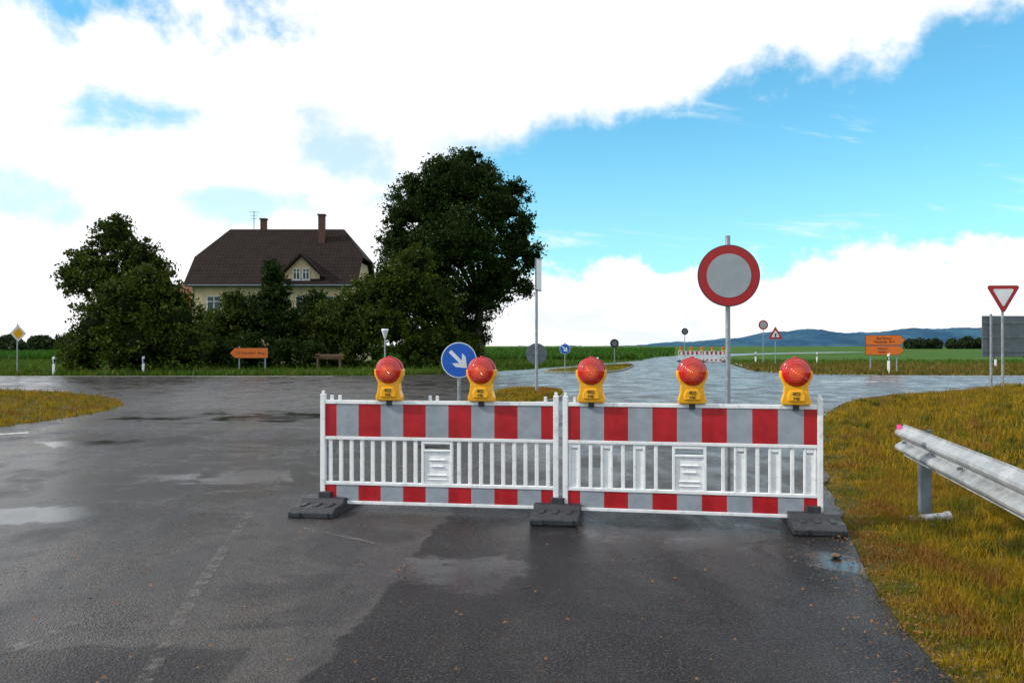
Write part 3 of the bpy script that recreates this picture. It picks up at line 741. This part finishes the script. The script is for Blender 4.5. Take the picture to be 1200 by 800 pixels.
for (x,y,z,r,h) in((8.4,70,1.75,.36,2.1),(16.3,80.5,2.9,.32,3.2)):
    e=empty('round_sign',(x,y,0)); mb=MB(); pole(mb,0,0,h,.035); mb.obj('post',e,['galv']); mb=MB(); disc(mb,z,r,-.05,-.04,0); disc(mb,z,r*.6,-.056,-.049,1); mb.obj('sign_plate',e,['text','greyback'])
e=empty('priority_road_sign',(-26.2,45.2,0),R(66)); mb=MB(); pole(mb,0,0,2.7,.035); mb.obj('post',e,['galv'])
def dia(r,z): return [(r,z),(0,z+r),(-r,z),(0,z-r)]
mb=MB(); mb.prism(dia(.46,2.2),-.055,-.042,0); mb.prism(dia(.44,2.2),-.059,-.053,1); mb.prism(dia(.30,2.2),-.063,-.057,2); mb.obj('sign_plate',e,['greyback','arroww','yellow'])
e=empty('marker_post',(-6.85,46,0)); mb=MB(); mb.cyl((0,0,0),(0,0,1.95),.05,.045,0,12); mb.cyl((0,0,1.95),(0,0,2.38),.05,.19,1,18); mb.cyl((0,0,2.38),(0,0,2.46),.21,.17,1,18); mb.obj('post_and_lamp_head',e,['galv','arroww'])
def delin(x,y,h=1.0):
    e=empty('delineator_post',(x,y,0),random.uniform(-.2,.2)); mb=MB()
    mb.prism([(-.06,0),(.06,0),(.06,h),(-.06,h-.05)],-.05,.05,0); mb.obj('body',e,['white'],bevel=.015)
    mb=MB(); mb.prism([(-.063,h-.40),(.063,h-.36),(.063,h-.14),(-.063,h-.18)],-.053,.053,0); mb.box((0,-.055,h-.27),(.05,.006,.14),1); mb.obj('band',e,['black','arroww'])
for p in((-23.9,44.5),(-19.7,45.6),(26.8,75),(20.3,46.0,1.15),(21.7,76),(4.9,49,.9),(34,60),(-34,44.6)): delin(*p)
e=empty('wooden_bench',(-11.6,54,0)); mb=MB()
for x in(-.7,.7): mb.box((x,0,.4),(.1,.1,.8)); mb.box((x,.3,.55),(.1,.1,1.1))
for z in(.75,.95): mb.box((0,.24,z),(1.8,.03,.14))
for y in(-.06,.10): mb.box((0,y,.82),(1.8,.13,.04))
mb.obj('planks',e,['wood'])

# ---------------------------------------------------------------- guard rail
path=catmull([(3.90,8.50),(3.55,6.9),(3.24,5.5),(2.92,4.1),(2.70,2.6),(2.60,0),(2.60,-4)],sub=6)
prof=[(0,0),(0,.018),(.075,.065),(.082,.085),(.075,.105),(.015,.14),(.010,.155),(.015,.17),(.075,.205),(.082,.225),(.075,.245),(0,.292),(0,.31)]
e=empty('guard_rail',(0,0,0)); mb=MB(); vs=[]
for i,p in enumerate(path):
    a=Vector(path[max(0,i-1)]);b=Vector(path[min(len(path)-1,i+1)]); d=(b-a).normalized(); nrm=Vector((d.y,-d.x))
    if nrm.x>0: nrm=-nrm
    for (o_,z) in prof: vs.append((p[0]+nrm.x*o_,p[1]+nrm.y*o_,.462+z))
k=len(prof); mb.add(vs,[(i*k+j,i*k+j+1,(i+1)*k+j+1,(i+1)*k+j) for i in range(len(path)-1) for j in range(k-1)],0,True)
o=mb.obj('beam',e,['galvrail'],solid=.006)
es=o.modifiers.new('es','EDGE_SPLIT'); es.split_angle=R(28)
mb=MB()
for (x,y) in((3.84,8.10),(3.08,4.6),(2.70,1.6)):
    X0=x+.09
    mb.box((X0,y,.30),(.10,.012,.90),0); mb.box((X0-.05,y+.03,.30),(.008,.06,.90),0); mb.box((X0+.05,y+.03,.30),(.008,.06,.90),0)
    mb.box((X0-.06,y,.62),(.09,.05,.16),0)
mb.obj('posts',e,['greyback'])
mb=MB()
for (x,y,z) in((3.80,8.25,.69),(3.80,8.25,.615),(3.80,8.25,.54),(3.60,7.3,.615),(3.42,6.5,.615)): mb.cyl((x+.01,y,z),(x-.03,y,z),.013,.013,0,8)
mb.obj('bolts',e,['galv'])
mb=MB(); mb.box((3.835,8.46,.745),(.006,.09,.045),0); mb.obj('spray_mark',e,['pink'])
hz=float(hgt(3.9,7.9))
e=empty('metal_pipe',(3.90,7.9,hz+.05)); mb=MB(); mb.cyl((-.12,0,.02),(.14,.05,.03),.038,.038,0,18); mb.cyl((.135,.05,.03),(.17,.056,.032),.048,.048,0,18); mb.cyl((-.26,.01,.0),(-.12,0,.015),.028,.032,1,12); mb.obj('pipe',e,['galvrail','stone'],bevel=.003)
v=ICO[0]
for (x,y,s) in((3.66,7.8,.055),(3.80,7.75,.04),(2.35,6.2,.03),(3.5,9.6,.04)):
    k=1+.25*np.sin(v[:,0]*5+x*9)*np.cos(v[:,1]*4+y*3); o=npmesh('stone',v*k[:,None]*[s*1.3,s,s*.6]+[x,y,.03+float(hgt(x,y))],ICO[1].reshape(-1),3,['stone'])
e=empty('twig',(.12,5.35,.03)); mb=MB(); mb.cyl((-.07,0,0),(.02,.03,.01),.004,.003,0,6); mb.cyl((.02,.03,.01),(.08,-.01,.0),.003,.002,0,6); mb.cyl((.0,.02,.01),(-.02,.07,.0),.002,.001,0,6); mb.obj('stick',e,['bark'])

# ---------------------------------------------------------------- world
SAZ,SEL=R(-96),R(33)
w=bpy.data.worlds.new('World'); scn.world=w; w.use_nodes=True
t=NT(w.node_tree); bg=t.n['Background']; bg.inputs['Strength'].default_value=.1
sky=t.node('ShaderNodeTexSky'); sky.sky_type='NISHITA'; sky.sun_disc=False; sky.sun_elevation=SEL; sky.sun_rotation=SAZ%(2*math.pi)
sky.air_density=1.0; sky.dust_density=.3; sky.ozone_density=1.5
g=t.node('ShaderNodeTexCoord').outputs['Generated']; x=t.sep(g)
el=t.math('ARCSINE',x[2]); az=t.math('ARCTAN2',x[0],x[1])
den=t.math('ADD',t.math('MAXIMUM',x[2],0.0),.22)
cb=t.node('ShaderNodeCombineXYZ'); t.l.new(t.math('DIVIDE',x[0],den),cb.inputs[0]); t.l.new(t.math('DIVIDE',x[1],den),cb.inputs[1])
P=cb.outputs[0]
n1=t.noise(P,1.6,6,.62,.3); n2=t.noise(t.mapping(P,rot=(0,0,.7),sc=(1,2.6,1)),1.1,5,.62,.6); n3=t.noise(t.mapping(P,loc=(7,3,1)),.9,4,.6,.2)
ce=t.node('ShaderNodeCombineXYZ'); t.l.new(az,ce.inputs[0]); t.l.new(el,ce.inputs[1])
n4=t.noise(ce.outputs[0],8.0,7,.62,.1)
n4c=t.math('SUBTRACT',n4,.5); n1c=t.math('SUBTRACT',n1,.5)
ctr=t.math('ADD',.168,t.math('MULTIPLY',az,.11))
bd=t.math('DIVIDE',t.math('ABSOLUTE',t.math('SUBTRACT',el,ctr)),t.math('ADD',.076,t.math('MULTIPLY',t.math('MAXIMUM',az,0.0),.07)))
bd=t.math('ADD',bd,t.math('MULTIPLY',n4c,1.9)); bd=t.math('ADD',bd,t.math('MULTIPLY',n1c,.9))
upper=t.mr(t.math('SUBTRACT',el,ctr),-.03,.03,.95,.72)
blue=t.mr(bd,1.20,upper)
azn=t.math('ADD',az,t.math('MULTIPLY',n4c,.35))
blue=t.math('MULTIPLY',blue,t.mr(azn,-.14,.0)); blue=t.math('MULTIPLY',blue,t.mr(az,1.5,1.1))
wis=t.mr(n2,.56,.74,0,.75); blue=t.math('MULTIPLY',blue,t.math('SUBTRACT',1.0,wis))
def blob(ca_,ce_,ra,re_,amt):
    a=t.math('DIVIDE',t.math('SUBTRACT',az,ca_),ra); b=t.math('DIVIDE',t.math('SUBTRACT',el,ce_),re_)
    d=t.math('SQRT',t.math('ADD',t.math('MULTIPLY',a,a),t.math('MULTIPLY',b,b)))
    d=t.math('ADD',d,t.math('MULTIPLY',n4c,5.5)); d=t.math('ADD',d,t.math('MULTIPLY',n1c,3.0))
    return t.mr(d,1.2,.0,0,amt)
for q in((-.50,.365,.26,.06,1.0),(-.21,.215,.07,.045,.5),(-.40,.245,.11,.022,.8),(-.53,.14,.10,.03,.55),(-.30,.165,.16,.022,.55)):
    blue=t.math('MAXIMUM',blue,blob(*q))
back=t.math('MULTIPLY',t.mr(n3,.40,.52,1,0),t.mr(t.math('ABSOLUTE',az),.9,1.4)); blue=t.math('MAXIMUM',blue,t.math('MULTIPLY',back,.9))
sh1=t.math('MULTIPLY',t.mr(n3,.48,.64),t.mr(el,.32,.0,.25,.7))
sh2=t.math('MULTIPLY',t.mr(n4,.50,.66),t.mr(el,.13,.02,.1,.9))
ccol=t.mix(t.math('MAXIMUM',sh1,sh2),(11.6,11.6,11.8),(8.2,9.0,9.9))
skyc=t.mix(1.0,sky.outputs[0],(.92,1.95,2.05),'MULTIPLY')
skyc=t.mix(t.mr(el,.28,.05,.02,.30),skyc,(6.6,9.2,9.9))
t.l.new(t.mix(blue,ccol,skyc),bg.inputs['Color'])
# ---------------------------------------------------------------- sun
sd=Vector((math.sin(SAZ)*math.cos(SEL),math.cos(SAZ)*math.cos(SEL),math.sin(SEL)))
l=bpy.data.lights.new('sun','SUN'); l.energy=3.6; l.angle=R(.6); l.color=(1,.92,.77); so=bpy.data.objects.new('sun',l); scn.collection.objects.link(so)
so.rotation_euler=sd.to_track_quat('Z','Y').to_euler(); so.location=(-20,10,30)
# ---------------------------------------------------------------- camera
c=bpy.data.cameras.new('camera'); c.sensor_width=36; c.lens=30.0; c.clip_end=12000; c.clip_start=.05
co=bpy.data.objects.new('camera',c); scn.collection.objects.link(co); co.location=(0,0,CAMH); co.rotation_euler=(R(90.29),0,0); scn.camera=co
scn.view_settings.view_transform='Standard'; scn.view_settings.look='None'; scn.view_settings.exposure=0; scn.view_settings.gamma=1
